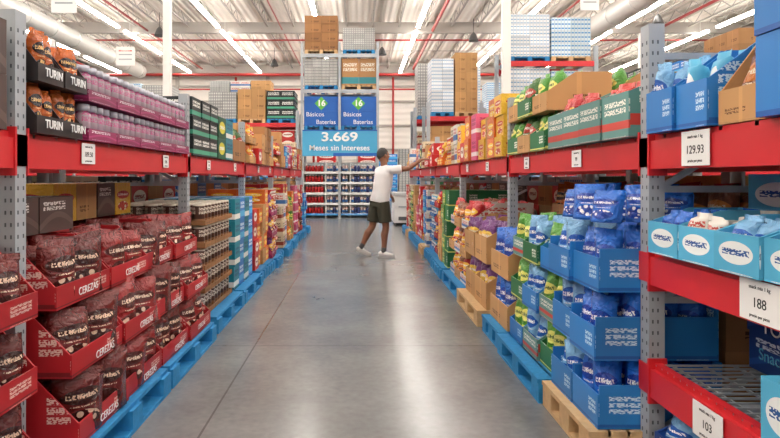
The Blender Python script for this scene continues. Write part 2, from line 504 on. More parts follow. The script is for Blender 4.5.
# ---------------------------------------------------------------- racks
def rack(side, xf, ys, extra):
    mb = MB('pallet_rack', side, xf)
    D = 1.1
    for i, y in enumerate(ys):
        for d0 in (-.07, -D):
            mb.box(y - .04, y + .04, d0 + .055, d0 + .07, .012, 1.99, STEEL)
            mb.box(y - .04, y - .028, d0, d0 + .055, .012, 1.99, STEEL)
            mb.box(y + .028, y + .04, d0, d0 + .055, .012, 1.99, STEEL)
            mb.box(y - .08, y + .08, d0 - .04, d0 + .09, 0, .012, STEEL)
        z = .1
        while z < 1.95 and i < 4:
            for aa in (-.02, .02):
                mb.prism([(.0002, z), (.0015, z), (.0015, z + .016), (.0002, z + .016)], y + aa - .004, y + aa + .004, HOLE)
            mb.box(y - .0415, y - .0402, -.043, -.036, z, z + .016, HOLE)
            mb.box(y - .0415, y - .0402, -.020, -.013, z, z + .016, HOLE)
            z += .05
        for z in (.15, .75, 1.25, 1.85):
            mb.beam((y, -.06, z), (y, -D + .05, z), .03, STEEL)
        for z0, z1 in ((.15, .75), (.75, 1.25), (1.25, 1.85)):
            mb.beam((y, -.06, z0), (y, -D + .05, z1), .025, STEEL)
    for i in range(len(ys) - 1):
        a0, a1 = ys[i] + .04, ys[i + 1] - .04
        lv = [BT] + (extra if i == 0 else [])
        for t in lv:
            b = t - .15
            for d0, d1 in ((-.055, .0), (-D, -D + .055)):
                mb.box(a0, a1, d0, d1, b, t - .025, RED)
                mb.box(a0, a1, d0, d1 - .02 if d0 > -.5 else d1, t - .025, t, RED)
            for aa in (a0, a1 - .012):
                mb.box(aa, aa + .012, -.075, .008, b - .03, t + .02, RED)
            mb.box(ys[i] - .045, ys[i] + .045, .0016, .006, b + .01, t - .01, RED)
            mb.box(ys[i + 1] - .045, ys[i + 1] + .045, .0016, .006, b + .01, t - .01, RED)
            nw = 48 if (t != BT) else 12
            for k in range(nw):
                a = a0 + (a1 - a0) * (k + .5) / nw
                mb.beam((a, -.02, t - .006), (a, -D + .03, t - .006), .008 if t != BT else .02, WIRE)
            for k in range(8):
                d = -.1 - .95 * k / 7
                mb.beam((a0, d, t - .012), (a1, d, t - .012), .008, WIRE)
            for k in range(3):
                a = a0 + (a1 - a0) * (k + .5) / 3
                mb.beam((a, -.055, t - .06), (a, -D + .055, t - .06), .04, STEEL)
    return mb
def tags(mb, side, spec):
    for (a, z, w, h) in spec:
        mb.box(a - w / 2, a + w / 2, .0065, .009, z - h / 2, z + h / 2, WHITE)
def tag_text(ob, side, xf, spec, nums):
    for (a, z, w, h), n in zip(spec, nums):
        x = xf + side * .0092
        f = 'L' if side > 0 else 'R'
        text(n, (x, a, z - h * .05), h * .34, BLACK, f, ob, 'price_digits')
        text('snack mix 1 kg', (x, a, z + h * .33), h * .13, BLACK, f, ob, 'price_caption')
        text('precio por pieza', (x, a, z - h * .36), h * .11, BLACK, f, ob, 'price_caption')
mb = rack(1, LX, LY, [])
ls = [(3.1, 1.425, .15, .105), (4.35, 1.42, .12, .09), (5.6, 1.42, .12, .09), (6.8, 1.42, .12, .09), (8.4, 1.42, .12, .09), (9.5, 1.42, .12, .09), (11, 1.42, .12, .09), (13.2, 1.42, .12, .09)]
tags(mb, 1, ls); rk = mb.done(); tag_text(rk, 1, LX, ls, ['189.50', '245', '98', '164', '72', '310', '88', '120'])
mb = rack(-1, RX, RY, [.975, .475])
rs = [(2.30, 1.415, .19, .135), (1.93, .90, .20, .135), (2.22, .385, .19, .13), (3.55, 1.415, .15, .10), (4.6, 1.415, .13, .09), (6, 1.415, .13, .09), (7.1, 1.415, .13, .09), (8.7, 1.415, .13, .09), (10.7, 1.415, .13, .09), (12.4, 1.415, .13, .09)]
tags(mb, -1, rs); rk2 = mb.done(); tag_text(rk2, -1, RX, rs, ['129.93', '188', '103', '99', '142', '230', '75', '60', '81', '44'])

# ---------------------------------------------------------------- palette
redTray = pkg((170, 22, 32), (110, 12, 18), (225, 190, 180), 6, .5)
canBag = pkg((104, 26, 24), (62, 18, 14), (232, 200, 175), 1, .26, True)
canBag2 = pkg((138, 28, 30), (80, 22, 18), (238, 212, 190), 1, .26, True)
blackTray = plain('black_tray', (38, 30, 32), .5)
orangeBag = pkg((190, 92, 30), (50, 26, 18), (236, 190, 120), 1, .25, True)
jarBody = pkg((150, 128, 140), (228, 210, 218), (170, 60, 116), 0, .15)
jarLid = plain('jar_lid_grey', (186, 186, 198), .35)
purple = pkg((140, 30, 84), (176, 60, 114), (245, 240, 245), 2, .5)
darkCarton = pkg((78, 58, 54), (100, 80, 75), (220, 215, 210), 2, .5)
green = pkg((20, 84, 58), (220, 210, 60), (240, 240, 235), 4, .5)
black = pkg((26, 36, 38), (70, 160, 130), (235, 235, 230), 0, .5)
teal = pkg((28, 130, 150), (235, 235, 230), (20, 70, 110), 0, .5)
orange = pkg((222, 110, 34), (250, 210, 60), (250, 245, 230), 1, .35, True)
yellow = pkg((234, 186, 48), (200, 40, 30), (250, 245, 230), 1, .35, True)
redB = pkg((196, 38, 38), (245, 240, 230), (150, 20, 25), 4, .45)
redP = pkg((190, 34, 42), (250, 200, 60), (255, 250, 240), 1, .3, True)
pink = pkg((214, 90, 130), (245, 235, 235), (150, 30, 80), 0, .45)
blueB = pkg((36, 122, 196), (22, 90, 170), (200, 225, 245), 6, .45)
blueC = pkg((36, 122, 204), (80, 180, 230), (240, 248, 255), 0, .45)
blueBag = pkg((34, 108, 210), (18, 66, 168), (240, 245, 252), 1, .22, True)
cyanB = pkg((84, 176, 214), (238, 242, 242), (20, 80, 150), 4, .45)
navy = pkg((20, 60, 130), (34, 84, 165), (225, 235, 250), 2, .5)
greenTray = pkg((36, 110, 66), (220, 220, 120), (250, 250, 240), 6, .5)
greenBag = pkg((84, 156, 56), (235, 230, 120), (40, 90, 40), 1, .28, True)
greenBag2 = pkg((60, 110, 44), (190, 60, 40), (245, 240, 230), 1, .28, True)
whiteC = pkg((222, 218, 210), (60, 110, 170), (190, 60, 50), 0, .5)
creamC = pkg((214, 200, 170), (150, 60, 40), (90, 60, 40), 0, .5)
brownCan = pkg((74, 44, 34), (150, 110, 80), (225, 215, 200), 0, .3)
lidCream = plain('lid_cream', (204, 194, 178), .4)
water = pkg((206, 220, 228), (170, 196, 212), (70, 140, 200), 5, .25)
waterW = pkg((230, 234, 238), (200, 208, 216), (140, 180, 212), 5, .25)
tealRed = pkg((200, 60, 54), (236, 232, 225), (40, 140, 140), 1, .28, True)
tealTray = pkg((92, 144, 138), (196, 64, 54), (235, 235, 225), 0, .5)
brownBag = pkg((130, 66, 34), (220, 130, 50), (240, 220, 190), 1, .28, True)
purpBag = pkg((110, 40, 120), (240, 200, 70), (250, 240, 240), 1, .28, True)
silverBag = pkg((120, 176, 220), (30, 90, 180), (240, 245, 250), 1, .22, True)
wrapG = pkg((160, 160, 158), (124, 126, 128), (205, 205, 200), 5, .3)
kraftTeal = pkg((176, 130, 84), (60, 140, 150), (230, 225, 210), 0, .7)
kraftDark = pkg((150, 106, 66), (70, 48, 34), (90, 60, 40), 3, .8)

# ---------------------------------------------------------------- left side goods
def L(name): return MB(name, 1, LX)
def Rr(name): return MB(name, -1, RX)
Z = BT + .002
mb = L('chocolate_pouch_display_trays')
mb.trays(2.56, 3.02, .03, .8, Z, 2, 2, 3, .225, blackTray, [orangeBag], 2, 3, .96, 'g', .36, None, None, .35, .3)
o = mb.done()
for j in range(2):
    for i in range(2):
        text('TURIN', (LX + .047, 2.56 + .23 * (i + .5), Z + .225 * j + .042), .052, WINK, 'L', o, 'tray_print', bold=.02)
mb = L('candied_nut_jar_trays')
mb.jars(3.05, 4.86, .03, .6, Z, 5, 2, 2, .20, purple, jarBody, jarLid, 4, 3, .30)
mb.done()
mb = L('cookie_carton_stack'); mb.boxes(.6, 2.40, 0.0, .9, Z, 4, 2, 2, .22, [orange, darkCarton]); mb.done()
mb = L('candy_pouch_trays'); mb.trays(.7, 2.40, .12, .8, .145, 3, 3, 2, .3, redTray, [canBag], 3, 3, .9, face=.4); mb.pallet(.65, 2.40, -.7, .2, 0, PBLUE); mb.done()
mb = L('chocolate_cherry_bag_trays')
offs = [.04, .02, -.06]
mb.trays(2.58, 4.82, .16, .84, .141, 4, 3, 2, .292, redTray, [canBag, canBag2], 2, 3, 1.0, 'g', .36, None, offs, .5, .5)
mb.pallet(2.56, 3.66, -.72, .26, 0, PBLUE); mb.pallet(3.70, 4.84, -.72, .26, 0, PBLUE)
o = mb.done()
for j in range(3):
    for i in range(4):
        text('CEREZAS', (LX + .16 + offs[j] + .017, 2.58 + .56 * (i + .5), .141 + .292 * j + .05), .05, WINK, 'L', o, 'tray_print')
mb = L('kisses_chocolate_carton'); mb.boxes(2.60, 3.3, -.16, .5, 1.024, 2, 1, 1, .18, [darkCarton]); o = mb.done()
text('kisses', (LX - .36, 2.592, 1.11), .13, WINK, 'C', o, 'carton_print')
mb = L('yellow_snack_cartons'); mb.boxes(3.6, 4.8, -.42, .4, 1.024, 4, 1, 1, .24, [yellow, KRAFT, darkCarton]); mb.done()
mb = L('black_tea_carton_stack'); mb.boxes(5.02, 5.9, .02, .8, Z, 3, 3, 2, .165, [black]); mb.done()
mb = L('green_coffee_carton_stack'); mb.boxes(5.92, 6.6, .02, .8, Z, 2, 2, 2, .21, [green, teal]); mb.done()
mb = L('kraft_open_carton'); mb.trays(6.62, 7.33, .02, .8, Z, 1, 1, 1, .5, kraftDark, [greenBag2], 3, 4, .85, front=.5); mb.done()
mb = L('ground_coffee_can_stack')
mb.jars(5.02, 6.1, .12, .8, .141, 3, 5, 2, .19, kraftDark, brownCan, lidCream, 3, 3, .22, 'can'); mb.pallet(5.0, 6.15, -.72, .24, 0, PBLUE); mb.done()
mb = L('teal_cereal_carton_stack'); mb.boxes(6.22, 7.32, .12, .9, .141, 4, 4, 2, .235, [teal, blueC]); mb.pallet(6.2, 7.33, -.76, .24, 0, PBLUE); mb.done()
def col_fill(fn, name, a0, a1, z0, h, mats, kind, df=.06, pal=None):
    mb = fn(name)
    zz = z0
    if pal: mb.pallet(a0, a1, -.8, df + .1, 0, pal); zz = .141
    n = max(1, round((a1 - a0) / .3))
    if kind == 'b':
        lay = max(1, round(h / .2)); mb.boxes(a0, a1, df, .8, zz, n, lay, 2, h / lay, mats, jit=.02, ragged=.35)
    elif kind == 't':
        lay = max(1, round(h / .26)); mb.trays(a0, a1, df, .7, zz, n, lay, 2, h / lay, mats[0], mats[1:], 2, 3, 1.0, face=.3, messy=.3)
    elif kind == 'j':
        lay = max(1, round(h / .18)); mb.jars(a0, a1, df, .7, zz, n, lay, 2, h / lay, mats[0], mats[1], mats[2], 3, 3, .3, 'can')
    mb.done()
def mk_segs(ys, k0, k1, n):
    out = []
    for k in range(k0, k1):
        y0, y1 = ys[k] + .06, ys[k + 1] - .06
        st = (y1 - y0) / n
        for j in range(n): out.append((y0 + j * st + .01, y0 + (j + 1) * st - .01))
    return out
lt = [('orange_chip_bag_trays', [KRAFT, orange, yellow], 't', .5), ('red_snack_carton_stack', [redB, KRAFT], 'b', .42), ('kraft_chip_carton_stack', [KRAFT2, kraftDark], 'b', .55), ('kraft_snack_trays', [KRAFT, redP, brownBag], 't', .36),
      ('orange_candy_trays', [redB, orange, redP], 't', .4), ('brown_carton_stack', [KRAFT], 'b', .62), ('blue_cracker_carton_stack', [blueC, whiteC], 'b', .4), ('pink_wafer_carton_stack', [pink, redB], 'b', .44),
      ('amber_syrup_jar_stack', [creamC, orange, redB], 'j', .4), ('white_carton_stack', [whiteC, creamC], 'b', .6), ('red_gum_carton_stack', [redP, creamC], 'b', .35), ('kraft_cookie_carton_stack', [KRAFT2], 'b', .5)]
for (a0, a1), (n, m, kd, h) in zip(mk_segs(LY, 3, 6, 4), lt): col_fill(L, n, a0, a1, Z, h, m, kd, R.uniform(.0, .07))
lf = [('red_cookie_carton_stack', [redB, orange], 'b', .95), ('orange_soup_carton_stack', [KRAFT, orange], 'b', 1.0), ('purple_candy_trays', [purple, purpBag, redP], 't', .9), ('red_can_stack', [redB, redB, lidCream], 'j', 1.0),
      ('pale_noodle_carton_stack', [creamC, whiteC], 'b', .9), ('red_sauce_carton_stack', [redP], 'b', 1.05), ('kraft_bag_trays', [KRAFT, orange, greenBag], 't', .8), ('orange_juice_carton_stack', [orange, KRAFT2], 'b', .9),
      ('pink_cracker_carton_stack', [pink], 'b', 1.0), ('red_pouch_trays', [redTray, redP, canBag], 't', .9), ('white_rice_carton_stack', [whiteC, redB], 'b', 1.0), ('blue_flour_carton_stack', [blueC], 'b', .8)]
for (a0, a1), (n, m, kd, h) in zip(mk_segs(LY, 3, 6, 4), lf): col_fill(L, n, a0, a1, 0, h, m, kd, R.uniform(.08, .16), PBLUE)

# ---------------------------------------------------------------- right side goods
mb = Rr('blue_biscuit_carton_stack'); mb.trays(2.2, 2.64, .03, .9, Z, 2, 1, 2, .33, blueB, [cyanB, silverBag], 2, 4, .88, front=.55); mb.boxes(2.2, 2.64, -.5, .45, Z + .332, 2, 1, 1, .2, [blueB]); mb.done()
mb = Rr('kraft_snack_carton'); mb.trays(1.93, 2.19, .0, .5, Z, 1, 1, 1, .42, KRAFT, [brownBag], 1, 3, .62, front=.3)
mb.boxes(1.94, 2.18, -.5, .4, Z, 1, 2, 1, .24, [blueB]); mb.done()
mb = Rr('blue_wafer_carton_stack'); mb.boxes(.4, 1.92, .04, .9, Z, 5, 3, 2, .26, [blueC, blueB, navy]); mb.done()
mb = Rr('light_blue_drink_pouch_trays'); mb.trays(.4, 2.62, .03, .4, .977, 9, 1, 1, .2, cyanB, [silverBag, whiteC, blueBag], 2, 3, .92, front=.7); mb.done()
mb = Rr('blue_drink_carton_stack'); mb.boxes(.4, 2.62, -.40, .5, .977, 6, 2, 1, .17, [blueC, cyanB]); mb.done()
mb = Rr('navy_treat_carton_stack'); mb.boxes(.4, 2.62, -.40, .65, .477, 5, 2, 1, .165, [navy]); o = mb.done()
text('THANK', (RX + .388, 2.42, .745), .085, WINK, 'R', o, 'carton_print'); text('YOU', (RX + .388, 2.42, .68), .085, WINK, 'R', o, 'carton_print')
text('Snack Fresh', (RX + .388, 2.36, .56), .07, cyanB, 'R', o, 'carton_print')
mb = Rr('small_blue_white_cartons'); mb.boxes(1.5, 1.90, .03, .3, .477, 2, 1, 1, .2, [cyanB]); mb.done()
mb = Rr('silver_blue_floor_bag_trays'); mb.trays(.5, 2.62, .02, .5, .141, 5, 1, 1, .16, navy, [silverBag, blueBag], 2, 3, .95); mb.pallet(.48, 2.62, -.6, .06, 0, PWOOD); mb.done()
mb = Rr('dried_fruit_pouch_trays'); mb.trays(2.80, 4.05, .03, .9, Z, 4, 1, 2, .31, tealTray, [tealRed, tealRed, redP], 2, 4, .95, front=.72, messy=.25); mb.done()
mb = Rr('green_chip_bag_trays'); mb.trays(4.08, 5.1, .03, .9, Z, 3, 2, 2, .27, [greenTray, KRAFT], [greenBag, greenBag2], 2, 3, 1.05, 'g', .5, messy=.35); mb.done()
mb = Rr('brown_pretzel_bag_trays'); mb.trays(2.8, 5.1, -.36, .6, .98, 6, 1, 1, .27, KRAFT2, [brownBag, redP, orangeBag], 2, 4, 1.0, front=.4, face=.4)
mb.boxes(2.8, 5.1, -.42, .6, .0, 5, 4, 1, .244, [KRAFT2, darkCarton]); mb.done()
mb = Rr('blue_cookie_bag_trays')
mb.trays(2.76, 3.42, .20, .58, .141, 2, 3, 1, .315, blueB, [blueBag, silverBag], 2, 4, .98, 'g', .52, .66, None, .7, .3)
for q in range(3):
    for p in range(3):
        mb.bag(2.86 + .2 * p, .12 - .17 * q, 1.09, .17, .15 + .03 * ((p + q) % 2), .12, blueBag, 'g', .6 + .3 * (p % 2), .15)
mb.pallet(2.74, 3.44, -.38, .24, 0, PWOOD); mb.done()
mb = Rr('green_cookie_bag_trays')
mb.trays(3.46, 4.46, .16, .54, .141, 3, 3, 1, .30, [greenTray, tealTray, blueB], [greenBag, silverBag, greenBag], 2, 4, 1.0, 'g', .45, None, None, .5, .3)
mb.pallet(3.46, 4.48, -.36, .26, 0, PBLUE); mb.done()
mb = Rr('blue_pouch_display_bin'); mb.trays(4.52, 5.10, .18, .56, .141, 1, 2, 1, .38, KRAFT, [blueBag], 3, 4, 1.0, 'g', .5, None, None, .5, .4); mb.pallet(4.5, 5.12, -.38, .24, 0, PBLUE); mb.done()
mb = Rr('purple_candy_carton_bin'); mb.trays(5.26, 6.3, .18, .6, .141, 2, 2, 1, .40, KRAFT, [purpBag], 3, 4, .92, 'g', .6, None, None, .4, .4); mb.pallet(5.24, 6.32, -.42, .26, 0, PWOOD); mb.done()
mb = Rr('red_bean_bag_stack'); mb.trays(6.36, 7.56, .14, .7, .141, 3, 3, 1, .3, [whiteC, KRAFT], [redP, brownBag], 2, 4, 1.0, face=.3); mb.pallet(6.34, 7.58, -.56, .24, 0, PBLUE); mb.done()
rt2 = [('yellow_corn_chip_carton_stack', [yellow, orange], 'b', .55), ('kraft_chip_carton_stack', [KRAFT, yellow], 'b', .42), ('purple_cereal_carton_stack', [pink, orange], 'b', .5), ('red_popcorn_carton_stack', [redB, yellow], 'b', .45),
       ('white_flour_carton_stack', [whiteC, creamC], 'b', .5), ('yellow_can_stack', [yellow, redP, lidCream], 'j', .4), ('orange_pasta_trays', [orange, yellow, redP], 't', .34), ('red_pasta_carton_stack', [redB], 'b', .36),
       ('red_hot_snack_trays', [redB, redP, orange], 't', .36), ('kraft_tall_carton_stack', [KRAFT], 'b', .6), ('cream_carton_stack', [creamC, KRAFT2], 'b', .5), ('green_tea_carton_stack', [green, whiteC], 'b', .4),
       ('red_fruit_carton_stack', [redP], 'b', .5), ('blue_salt_carton_stack', [blueC], 'b', .4), ('white_sugar_carton_stack', [whiteC], 'b', .5), ('yellow_broth_carton_stack', [yellow], 'b', .4)]
rf2 = [None] * 4 + [('green_pea_carton_stack', [greenTray, greenBag], 'b', 1.0), ('kraft_oil_carton_stack', [KRAFT, yellow], 'b', .9), ('red_sweet_pouch_trays', [redTray, redP, purpBag], 't', .95), ('blue_tuna_can_stack', [blueB, cyanB, lidCream], 'j', .9),
       ('white_milk_carton_stack', [whiteC, blueC], 'b', .95), ('brown_bean_trays', [KRAFT, brownBag, redP], 't', 1.0), ('red_ketchup_carton_stack', [redB], 'b', 1.0), ('pink_snack_carton_stack', [pink, orange], 'b', .8),
       ('kraft_carton_stack', [KRAFT], 'b', 1.0), ('green_olive_jar_stack', [greenTray, greenBag, lidCream], 'j', .9), ('cream_cracker_carton_stack', [creamC], 'b', 1.0), ('red_cracker_carton_stack', [redB], 'b', 1.0)]
sg = mk_segs(RY, 2, 6, 4)
for i, ((a0, a1), t) in enumerate(zip(sg, rt2)):
    col_fill(Rr, t[0], a0, a1, Z, t[3], t[1], t[2], .12 if a0 - .4 < 9.95 < a1 + .1 else R.uniform(.0, .07))
for (a0, a1), t in zip(sg, rf2):
    if t: col_fill(Rr, t[0], a0, a1, 0, t[3], t[1], t[2], R.uniform(.08, .16), PBLUE if R.random() < .7 else PWOOD)
for fn, ys, st in ((L, LY, 2), (Rr, RY, 2)):
    for k in range(st, 6):
        mb = fn('backstock_carton_row')
        mb.boxes(ys[k] + .06, ys[k + 1] - .06, -.84, .22, 0.002, 5, 5, 1, .245, [R.choice([KRAFT, redB, darkCarton, creamC, blueC]), KRAFT2]); mb.done()

# ---------------------------------------------------------------- neighbouring rows
def side_row(name, x0, x1, y0, y1, zmin, zmax, mats, step=1.25, rackz=(1.5, 2.9)):
    rk = MB('storage_rack')
    y = y0
    while y < y1 + .01:
        for x in (x0, x1):
            rk.box(y - .05, y + .05, x - .05, x + .05, 0, zmin if zmin > 3 else 2.0, STEEL)
        if y + 2 * step <= y1 + .01:
            for z in rackz:
                for x in (x0, x1): rk.box(y + .05, y + 2 * step - .05, x - .03, x + .03, z - .14, z, RED)
        y += 2 * step
    rk.done()
    y = y0 + .08
    while y + step - .1 < y1:
        hh = R.uniform(zmin, zmax)
        zb = 0.14
        mb = MB(name)
        mb.pallet(y, y + step - .16, x0 + .06, x1 - .06, 0, PBLUE)
        nx = 2 if x1 - x0 < 1.3 else 3
        for (za, zz) in ((zb + .002, 1.32), (rackz[0] + .002, min(hh, (rackz[1] - .15) if len(rackz) > 1 else 99)), ((rackz[1] + .002, hh) if len(rackz) > 1 else (0, 0))):
            if zz - za < .2: continue
            n = max(1, round((zz - za) / .28)); h = (zz - za) / n
            mm = R.choice(mats)
            for j in range(n):
                for i in range(3):
                    w = (step - .16) / 3
                    for k in range(nx):
                        ww = (x1 - x0 - .14) / nx
                        mb.box(y + i * w + .004, y + (i + 1) * w - .004, x0 + .07 + k * ww + .003, x0 + .07 + (k + 1) * ww - .003, za + j * h, za + (j + 1) * h - .003, mm)
        mb.done()
        y += step
allm = [KRAFT, whiteC, creamC, redB, blueC, water, wrapG, teal, black, KRAFT2, waterW, green]
side_row('stacked_carton_pallet', -3.75, -2.6, 2.5, 15, 1.9, 2.25, allm, rackz=(1.5,))
side_row('stacked_carton_pallet', -8.2, -6.9, 7, 20, 3.2, 4.0, allm)
side_row('stacked_carton_pallet', -12.8, -11.5, 10, 24, 3.6, 4.6, allm)
side_row('stacked_carton_pallet', 2.5, 3.65, 1.5, 14.6, 1.9, 2.3, allm, rackz=(1.5,))
side_row('stacked_carton_pallet', 6.8, 8.1, 7, 22, 3.2, 4.1, allm)
side_row('stacked_carton_pallet', 11.5, 12.8, 12, 24, 3.4, 4.8, allm)

def tall_bay(x0, x1, y0, y1, tiers, name='high_storage_rack'):
    rk = MB(name); zt = max(t[0] for t in tiers) + .4
    for x in (x0, x1):
        for y in (y0, y1):
            rk.box(y - .05, y + .05, x - .05, x + .05, 0.012, zt, STEEL)
            rk.box(y - .09, y + .09, x - .09, x + .09, 0, .012, STEEL)
        z = .3
        while z < zt - .9:
            rk.beam((y0, x, z), (y1, x, z + .8), .03, STEEL); z += .8
    for t in tiers:
        if t[0] > .3:
            for y in (y0, y1): rk.box(y - .03, y + .03, x0 + .05, x1 - .05, t[0] - .14, t[0] - .002, RED)
            for k in range(6):
                x = x0 + .1 + (x1 - x0 - .2) * k / 5
                rk.box(y0 + .03, y1 - .03, x - .02, x + .02, t[0] - .03, t[0] - .002, STEEL)
    rk.done()
    for (z0, z1, mat, nx, gn) in tiers:
        mb = MB(gn)
        w = (x1 - x0 - .16) / nx
        for i in range(nx):
            c0 = x0 + .08 + i * w + .02; c1 = c0 + w - .04
            m = mat[i % len(mat)] if isinstance(mat, list) else mat
            pm = [PBLUE, PWOOD][i % 2]
            mb.pallet(y0 + .07, y1 - .07, c0, c1, z0, pm)
            zz1 = z1 - R.uniform(0, .25) * (z0 > .3)
            n = max(1, round((zz1 - z0 - .14) / .3)); h = (zz1 - z0 - .142) / n
            for j in range(n):
                for p in range(2):
                    for q in range(2):
                        ww, ll = (c1 - c0) / 2, (y1 - y0 - .14) / 2
                        e = R.uniform(0, .01)
                        mb.box(y0 + .07 + q * ll + e, y0 + .07 + (q + 1) * ll - .004, c0 + p * ww + .003, c0 + (p + 1) * ww - .003, z0 + .142 + j * h, z0 + .142 + (j + 1) * h - .004, m)
        mb.done()
tall_bay(3.95, 6.3, 15.9, 17.1, [(0, 1.3, [redB, blueC], 2, 'floor_carton_pallet'), (1.6, 2.8, [KRAFT, yellow], 2, 'carton_pallet'), (3.1, 4.25, [waterW, water], 2, 'water_bottle_pallet'), (4.4, 5.75, [waterW, water], 2, 'water_bottle_pallet')])
tall_bay(2.05, 3.6, 17.5, 18.7, [(0, 1.3, [greenTray], 1, 'floor_carton_pallet'), (1.6, 2.9, [KRAFT], 1, 'carton_pallet'), (3.1, 5.0, [waterW, KRAFT], 2, 'wrapped_carton_pallet')])
tall_bay(1.95, 4.3, 20.5, 21.7, [(0, 1.4, [blueC, redB], 2, 'floor_carton_pallet'), (1.7, 3.0, [creamC, KRAFT], 2, 'carton_pallet'), (3.3, 5.3, [wrapG, waterW], 2, 'carton_pallet')])
tall_bay(-5.0, -1.98, 19.6, 20.8, [(0, 1.3, [redB, blueC, KRAFT], 3, 'floor_carton_pallet'), (1.6, 2.9, [orange, KRAFT, redB], 3, 'carton_pallet'), (3.1, 4.25, [wrapG, KRAFT, black], 3, 'carton_pallet')])
tall_bay(-10.0, -7.4, 24, 25.2, [(0, 1.5, [redB, blueC], 2, 'floor_carton_pallet'), (1.8, 3.3, [whiteC, KRAFT], 2, 'carton_pallet'), (3.6, 5.2, [water, wrapG], 2, 'carton_pallet')])
tall_bay(5.5, 10.5, 26, 27.2, [(0, 1.5, [redB, blueC], 4, 'floor_carton_pallet'), (1.8, 3.3, [whiteC, KRAFT], 4, 'carton_pallet'), (3.6, 5.6, [water, wrapG, waterW, KRAFT], 4, 'carton_pallet')])
tall_bay(-7.4, -4.2, 29.5, 30.7, [(0, 1.5, [redB, blueC], 2, 'floor_carton_pallet'), (1.8, 3.3, [creamC, KRAFT], 2, 'carton_pallet'), (3.6, 6.3, [wrapG, whiteC, KRAFT], 3, 'carton_pallet')])

